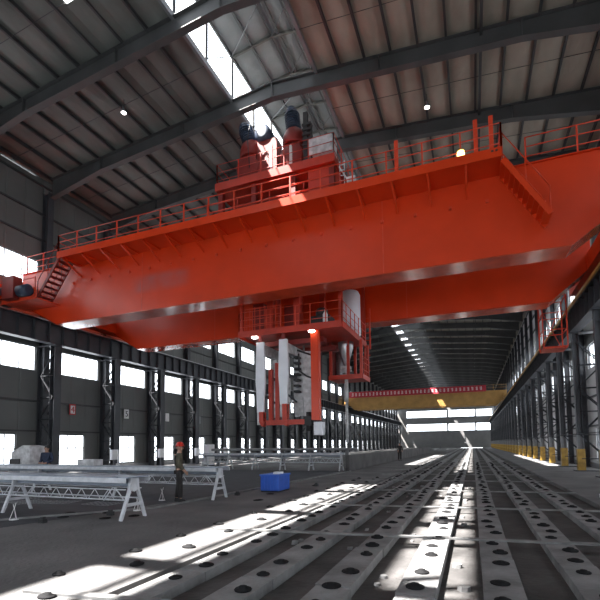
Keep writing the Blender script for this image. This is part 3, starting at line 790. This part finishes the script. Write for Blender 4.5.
# blue box
t = thing('blue_crate', 'bright blue crate on the floor with a white cloth on top', 'crate', (-6.78, 14.6, 0))
p = MB().box(-.36,.36,-.5,.5,0.04,.6)
obj('crate_body', p, M['bluebox'], t, bevel=.02)
q = MB(); 
for i in range(6): q.box(-.34+.12*i,-.31+.12*i,-.515,-.5,.06,.56)
for i in range(7): q.box(.36,.375,-.46+.14*i,-.43+.14*i,.06,.56)
q.box(-.38,.38,-.52,.52,.56,.62); obj('rib', q, M['bluebox'], t)
obj('crate_base', MB().box(-.34,.34,-.48,.48,0,.04), M['black'], t)
bm_ = MB().prism([(-.12,-.12,.62),(.1,-.16,.62),(.22,.02,.62),(.1,.2,.62),(-.14,.14,.62)],(.02,.02,.07))
o = obj('cloth', bm_, M['signwhite']); o.location = (-6.7,14.6,0); tag(o, 'crumpled white cloth lying on the blue crate', 'cloth')

mt = MB().prism([(-9.5,5.3,0),(-8.9,8.0,0),(-8.2,12.5,0),(-7.6,26,0),(-22,26,0),(-22,5.3,0)],(0,0,.006))  # thin dark polygon laid over the concrete below the tables
M['mat'] = mat('dark_floor_sheet', (.030,.031,.040), .75, vary=.3, scale=2)
tag(obj('floor_sheet', mt, M['mat']), 'large dark sheet on the floor below the work tables', 'floor mat')
# electrical boxes by the left columns
for i,(k) in enumerate((1,2,3,4)):
    y = C0+S*k-.75
    t = thing('electric_box', 'white electrical box on a post in front of the %s column of the left wall' % ORD[k], 'electrical box', (-23.3, y, 0), group='white boxes along the left wall')
    obj('box_body', MB().box(-.12,.12,-.28,.28,.75,1.45), M['white'], t, bevel=.02); obj('box_post', MB().box(-.05,.05,-.05,.05,0,.75), M['steel'], t); obj('box_door', MB().box(.12,.135,-.24,.24,.8,1.4), M['signwhite'], t)
t = thing('switch_cabinet', 'tall white switch cabinet standing left of the table end', 'cabinet', (-20.2, 30.6, 0))
obj('cabinet_body', MB().box(-.25,.25,-.45,.45,.08,1.75), M['white'], t, bevel=.02); obj('cabinet_base', MB().box(-.23,.23,-.43,.43,0,.08), M['black'], t); obj('cabinet_door', MB().box(.25,.27,-.4,.4,.15,1.7), M['signwhite'], t)
# white machine housing at far left
t = thing('machine_housing', 'pale grey sloped machine housing at the left edge behind the tables', 'machine', (-20.9, 15.6, 0))
obj('housing', MB().prism([(-1.0,-.4,0),(.45,-.4,0),(.45,-.4,1.72),(-.1,-.4,1.78),(-.9,-.4,1.45)],(0,.9,0)), M['dirty'], t, bevel=.02)
obj('dark_door', MB().box(-1.0,-.25,-.43,-.4,.1,1.1), M['black'], t)
# instrument case on second table
tag(obj('tool_case', MB().box(-13.3,-12.5,11.7,12.1,1.0,1.22).box(-13.25,-12.55,11.69,11.7,1.03,1.19), M['dirty'], None, bevel=.02), 'pale tool case lying on the second table beside the worker in blue', 'case')
t = thing('marking_post', 'thin white upright post clamped to the second table', 'post', (-11.6, 11.9, 1.0))
obj('rod', MB().tube((0,0,0),(0,0,.55),.018,8), M['signwhite'], t); obj('clamp', MB().box(-.05,.05,-.05,.05,0,.08), M['dirty'], t)

# floor stands (small tripod props) and lamps
def stand(x, y, lab):
    t = thing('floor_stand', lab, 'stand', (x,y,0), group='small white floor stands')
    obj('stand_base', MB().lathe((0,0,0),[(.10,0),(.10,.015),(.02,.03)],12), M['signwhite'], t)
    for a in (0,2.1,4.2):
        obj('strut', MB().tube((.09*math.cos(a),.09*math.sin(a),.02),(0,0,.28),.008,5), M['signwhite'], t)
    obj('prong', MB().tube((0,0,.26),(.05,0,.40),.009,5).tube((0,0,.26),(-.04,0,.36),.009,5), M['signwhite'], t)
stand(-10.3, 6.6, 'small white wire stand on the floor at the far left'); stand(-9.95, 7.05, 'small white wire stand on the floor under the nearest table'); stand(-8.95, 11.0, 'small white wire stand on the floor left of the red-helmeted worker'); stand(-8.2, 9.1, 'small white wire stand by the nearest table leg')
for i,(x,y,l) in enumerate(((-8.95,7.0,'under the nearest table'),(-8.3,8.3,'beside the nearest A-frame leg'),(-7.4,12.9,'right of the second table leg'),(-5.9,16.6,'right of the blue crate'))):
    tag(obj('steel_block', MB().box(x-.07,x+.07,y-.06,y+.06,0,.09).box(x-.04,x+.04,y-.04,y+.04,.09,.13), M['black']), 'small black steel block on the floor '+l, 'block', 'small blocks on the floor')
for i in range(9):
    x = -9.6+i*.5+random.uniform(-.1,.1) if i < 5 else -6.2+random.uniform(-.3,.8); y = 8.2+random.uniform(-.6,.9) if i < 5 else random.uniform(7,17)
    o = obj('flat_plate', MB().lathe((0,0,0),[(.13,0),(.13,.012),(.05,.03)],14), M['pad']); o.location = (x,y,0)
    tag(o, 'round dark iron floor plate lying on the concrete apron at left', 'plate', 'round plates on the left apron')
rp = random.Random(3); yy = 3.6; i = 0
lab_p = 'round dark iron pad on the flat concrete just left of the leftmost raised rail'
while yy < 22:
    x = (-4.45, -5.15)[i % 2]+rp.uniform(-.1,.1)
    o = obj('floor_pad', pad_me, None); o.location = (x, yy, 0); o.scale = (rp.uniform(.8,1.2), rp.uniform(.7,1.0), 1.2)
    tag(o, lab_p, 'pad', 'iron pads left of the raised rails'); yy += rp.uniform(.45,.8); i += 1
# kerb strip along the table zone and wire mesh mats
tag(obj('floor_kerb', MB().bar((-10.6,6.3,.02),(-8.0,9.6,.02),.08,.05).bar((-8.0,9.6,.02),(-7.0,26,.02),.06,.05), M['strip']), 'thin pale kerb line on the floor under the work tables', 'kerb')
for i in range(10):
    x = -17+random.random()*7.5; y = 8.9+random.random()*2.2
    p = MB()
    for j in range(5): p.box(-.5,.5,-.3+.15*j,-.28+.15*j,.0,.012)
    for j in range(6): p.box(-.5+.196*j,-.48+.196*j,-.3,.32,.012,.024)
    o = obj('mesh_mat', p, M['lgrey']); o.location=(x,y,0); o.rotation_euler=(0,0,random.uniform(-.3,.3))
    tag(o, 'pale steel wire mesh mat lying on the floor under the work tables', 'mesh mat', 'wire mats under the tables')
# white barrier stick at the right edge
tag(obj('white_kerb_block', MB().box(3.45,4.6,15.3,15.5,0,.12), M['signwhite'], None, bevel=.02), 'white kerb block on the floor at the right edge', 'kerb block')
# far low barrier and gate across the end
tag(obj('barrier_rail', MB().box(-19,6,120,120.1,1.6,1.75).box(-19,-18.8,120,120.1,0,1.6).box(-8,-7.8,120,120.1,0,1.6).box(5.8,6,120,120.1,0,1.6), M['lgrey']), 'pale barrier rail across the far end of the hall', 'barrier')

# signs --------------------------------------------------------------------
def text_mesh(s, size, depth=.01):
    cu = bpy.data.curves.new('t', 'FONT'); cu.body = s; cu.size = size; cu.extrude = depth; cu.align_x = 'CENTER'; cu.align_y = 'CENTER'
    o = bpy.data.objects.new('t', cu); COL.objects.link(o); bpy.context.view_layer.update()
    me = bpy.data.meshes.new_from_object(o.evaluated_get(bpy.context.evaluated_depsgraph_get())); bpy.data.objects.remove(o); return me
sg_data = [(21.65, '4', 'signred'), (26.6, '5', 'signwhite'), (31.5, '', 'signwhite'), (36.4, '', 'lgrey')]
for y, s, bg in sg_data:
    lab = {'4': 'small red and white bay sign with the number 4 on the left wall', '5': 'small white bay sign with the number 5 on the left wall'}.get(s) or ('small plain white bay sign on the left wall, right of sign 5' if bg == 'signwhite' else 'small grey bay sign further along the left wall')
    t = thing('bay_sign', lab, 'sign', (LW+.14, y, 4.2), group='bay signs on the left wall')
    obj('sign_board', MB().box(-.02,.02,-.24,.24,-.36,.36), M[bg], t)
    if s:
        if s == '4': obj('sign_panel', MB().box(.02,.03,-.17,.17,-.28,.26), M['signwhite'], t)
        me = text_mesh(s, .62); me.materials.append(M['signred'] if s == '4' else M['signblack'])
        o = obj('numeral', me, None, t); o.rotation_euler = (PI/2, 0, PI/2); o.location = (.04, 0, -.02)
    obj('sign_hanger', MB().tube((0,-.15,.36),(0,-.15,.42),.012,6).tube((0,.15,.36),(0,.15,.42),.012,6), M['steel'], t)
# high bay lamps
for (x,y,l) in ((-16.2,16.6,'in the left roof bay near the top of the photo'),(-1.6,22.2,'above the walkway right of the hoist trolley')):
    z = sheet(x)-.25
    t = thing('high_bay_lamp', 'small lit ceiling lamp hanging '+l, 'lamp', (x,y,z-.7), group='ceiling lamps')
    obj('lamp_cord', MB().tube((0,0,.3),(0,0,.72),.015,6), M['black'], t); obj('lamp_shade', MB().lathe((0,0,0),[(.17,0),(.16,.05),(.07,.2),(.06,.32)],16), M['lgrey'], t); obj('bulb', MB().lathe((0,0,-.03),[(.05,0),(.12,.02),(.12,.04)],14), M['lamp'], t)

# ------------------------------------------------------------------ people
def skinned(name, joints, edges, mat_, parent, root=0, sub=2):
    me = bpy.data.meshes.new(name); me.from_pydata([j[:3] for j in joints], edges, []); o = bpy.data.objects.new(name, me); COL.objects.link(o)
    sk = o.modifiers.new('s','SKIN'); 
    for i, j in enumerate(joints):
        v = me.skin_vertices[0].data[i]; v.radius = (j[3], j[4] if len(j) > 4 else j[3]); v.use_root = (i == root)
    sk.use_smooth_shade = True
    ss = o.modifiers.new('u','SUBSURF'); ss.levels = sub; ss.render_levels = sub
    bpy.context.view_layer.update()
    m2 = bpy.data.meshes.new_from_object(o.evaluated_get(bpy.context.evaluated_depsgraph_get())); bpy.data.objects.remove(o)
    m2.materials.clear(); m2.materials.append(mat_)
    return obj(name, m2, None, parent)
def person(loc, rz, lab, jm, tm, helmet=None, lo=False, arms='down'):
    t = thing('person', lab, 'person', loc, rz)
    # facing local -Y ; feet at z=0
    J = [(0,0,.95,.14,.10),(0,0,1.15,.13,.09),(0,0,1.36,.16,.10),(0,0,1.47,.06,.06),(0,-.01,1.53,.055,.055),(0,-.02,1.60,.085,.095),(0,-.01,1.70,.07,.08)]
    E_ = [(0,1),(1,2),(2,3),(3,4),(4,5),(5,6)]
    for s in (-1,1):
        k = len(J)
        if arms == 'down': A = [(.19*s,0,1.40,.055),(.25*s,.02,1.14,.045),(.22*s,-.14,.93,.035),(.21*s,-.2,.87,.03)]
        else: A = [(.19*s,0,1.40,.055),(.25*s,.02,1.14,.045),(.14*s,-.24,1.02,.035),(.08*s,-.32,1.03,.03)]
        J += A; E_ += [(2,k),(k,k+1),(k+1,k+2),(k+2,k+3)]
        k = len(J); fw2 = .06*s
        J += [(.10*s,0,.86,.085),(.11*s,-.01+fw2*.4,.48,.06),(.12*s,.02+fw2,.10,.042),(.12*s,.01+fw2,.045,.04),(.13*s,-.14+fw2,.035,.035)]
        E_ += [(0,k),(k,k+1),(k+1,k+2),(k+2,k+3),(k+3,k+4)]
    body = skinned('body', J, E_, M['skin'], t)
    # fingers (rooted in the palms)
    fm = MB()
    for s in (-1,1):
        hx, hy, hz = (.21*s,-.2,.87) if arms == 'down' else (.08*s,-.32,1.03)
        d1 = V((0,-.35,-1)).normalized() if arms == 'down' else V((-.5*s,-1,0)).normalized()
        for i in range(4):
            o_ = V((hx, hy, hz))+V((0,-.012+.018*i-.02, 0) if arms == 'down' else (0,0,-.02+.016*i)); L_ = (.07,.08,.075,.06)[i]
            fm.tube(o_, o_+d1*L_*.6, .009, 6, .008); fm.tube(o_+d1*L_*.6, o_+d1*L_+V((-.015*s,0,0)), .008, 6, .006)
        o_ = V((hx,hy,hz)); fm.tube(o_+V((0,-.02,.02)), o_+V((-.02*s,-.05,-.02)), .011, 6, .008)
    obj('fingers', fm, M['skin'], body)
    face = MB().lathe((0,-.115,1.60),[(.012,-.02),(.016,0),(.008,.03)],8)
    for s in (-1,1): face.lathe((.09*s,-.01,1.60),[(.01,-.03),(.02,0),(.012,.03)],8)
    obj('face', face, M['skin'], body)
    ey = MB()
    for s in (-1,1): ey.lathe((.034*s,-.105,1.625),[(.006,-.01),(.011,0),(.006,.01)],8)
    ey.box(-.022,.022,-.108,-.098,1.557,1.563); obj('eyes', ey, M['black'], body)
    JJ = [(0,0,.84,.17,.13),(0,0,1.15,.16,.115),(0,0,1.36,.19,.13),(0,0,1.46,.085,.085)]; EJ = [(0,1),(1,2),(2,3)]
    for s in (-1,1):
        k = 4+3*(0 if s < 0 else 1); w = (.22*s,-.13,.96) if arms == 'down' else (.15*s,-.21,1.03)
        JJ += [(.20*s,0,1.40,.08),(.26*s,.02,1.14,.065),(*w,.052)]; EJ += [(2,k),(k,k+1),(k+1,k+2)]
    skinned('jacket', JJ, EJ, jm, t)
    JT = [(0,0,1.0,.15,.115)]; ET = []
    for s in (-1,1):
        k = len(JT); JT += [(.10*s,0,.84,.105),(.11*s,-.01+.024*s,.48,.082),(.12*s,.02+.06*s,.10,.072)]; ET += [(0,k),(k,k+1),(k+1,k+2)]
    skinned('trousers', JT, ET, tm, t)
    for s in (-1,1):
        obj('shoe', MB().box(.12*s-.05,.12*s+.05,-.18+.06*s,.08+.06*s,0,.03).prism([(.12*s-.05,.08+.06*s,.03),(.12*s-.05,-.16+.06*s,.03),(.12*s-.05,-.1+.06*s,.08),(.12*s-.05,.06+.06*s,.12)],(.1,0,0)), M['black'], t, bevel=.01)
    if helmet:
        h = obj('helmet', MB().lathe((0,-.01,1.66),[(.145,0),(.15,.012),(.125,.02),(.12,.06),(.09,.115),(.04,.14),(.005,.145)],20), helmet, t)
    else:
        obj('hair', MB().lathe((0,.015,1.63),[(.095,0),(.105,.04),(.09,.09),(.05,.12),(.005,.128)],16), M['black'], t)
    return t
person((-8.28,10.95,0), 2.2, 'worker in olive jacket and red helmet standing by the second table', M['olive'], M['dtrou'], M['helmet'])
person((-16.3,12.85,0), .2, 'worker in navy overalls bending over the tables at left', M['navycloth'], M['navycloth'], None, arms='front')
person((-20.3,26.6,0), .5, 'worker in dark clothes standing by a white box at the left wall', M['dtrou'], M['dtrou'], None, arms='front')
person((-6.75,43.7,0), .4, 'person in dark clothes standing far off beside the low barrier wall', M['dtrou'], M['dtrou'])

# ------------------------------------------------------------------ light
w = bpy.data.worlds.new('sky'); SC.world = w; w.use_nodes = True
bg = w.node_tree.nodes['Background']; bg.inputs['Color'].default_value = (.93,.97,1,1); bg.inputs['Strength'].default_value = 5.0
sd = bpy.data.lights.new('sun', 'SUN'); sd.energy = 50; sd.angle = .009; sd.color = (1,.94,.86)
so = bpy.data.objects.new('sun', sd); COL.objects.link(so)
so.rotation_euler = V((.5,.28,-1)).to_track_quat('-Z','Y').to_euler(); so.location = (-20,0,40)
def portal(loc, size, rot):
    d = bpy.data.lights.new('daylight_portal','AREA'); d.shape = 'RECTANGLE'; d.size, d.size_y = size; d.cycles.is_portal = True
    o = bpy.data.objects.new('daylight_portal', d); COL.objects.link(o); o.location = loc; o.rotation_euler = rot
for (ya, yb) in ((Y0, 20), (20, 60), (60, Y1)):
    L_ = yb-ya; c = (ya+yb)/2
    for z, h in ((1.45,2.1),(7.2,1.6),(12.6,1.8)):
        portal((LW-.25,c,z),(h,L_),(0,-PI/2,0)); portal((XR+.25,c,z),(h,L_),(0,PI/2,0))
    portal((XC-TH_-.1,c,21.45),(2.3,L_),(0,-PI/2,0)); portal((XC+TH_+.1,c,21.45),(2.3,L_),(0,PI/2,0))
portal((-7.7,Y0-.3,4.5),(27,9),(PI/2,0,PI))
portal((-7.7,Y1+.3,9.5),(29,8),(-PI/2,0,PI))

# ------------------------------------------------------------------ camera
cam = bpy.data.cameras.new('camera'); co = bpy.data.objects.new('camera', cam); COL.objects.link(co); SC.camera = co
cam.sensor_width = 36; cam.lens = 435/600*36; cam.clip_end = 400; cam.clip_start = .05
yaw, pit, rol = math.radians(21.6), math.radians(3.8), math.radians(.6)
co.location = (0,0,1.68)
co.rotation_euler = (Matrix.Rotation(yaw,3,'Z') @ Matrix.Rotation(PI/2+pit,3,'X') @ Matrix.Rotation(-rol,3,'Z')).to_euler()
cam.shift_y = (115.5)/600
SC.view_settings.view_transform = 'Standard'; SC.view_settings.look = 'None'; SC.view_settings.gamma = 1; SC.view_settings.use_curve_mapping = False
SC.view_settings.exposure = 0
SC.cycles.max_bounces = 8; SC.cycles.diffuse_bounces = 4; SC.cycles.transparent_max_bounces = 12; SC.cycles.sample_clamp_indirect = 8; SC.cycles.use_denoising = True
SC.cycles.caustics_reflective = False
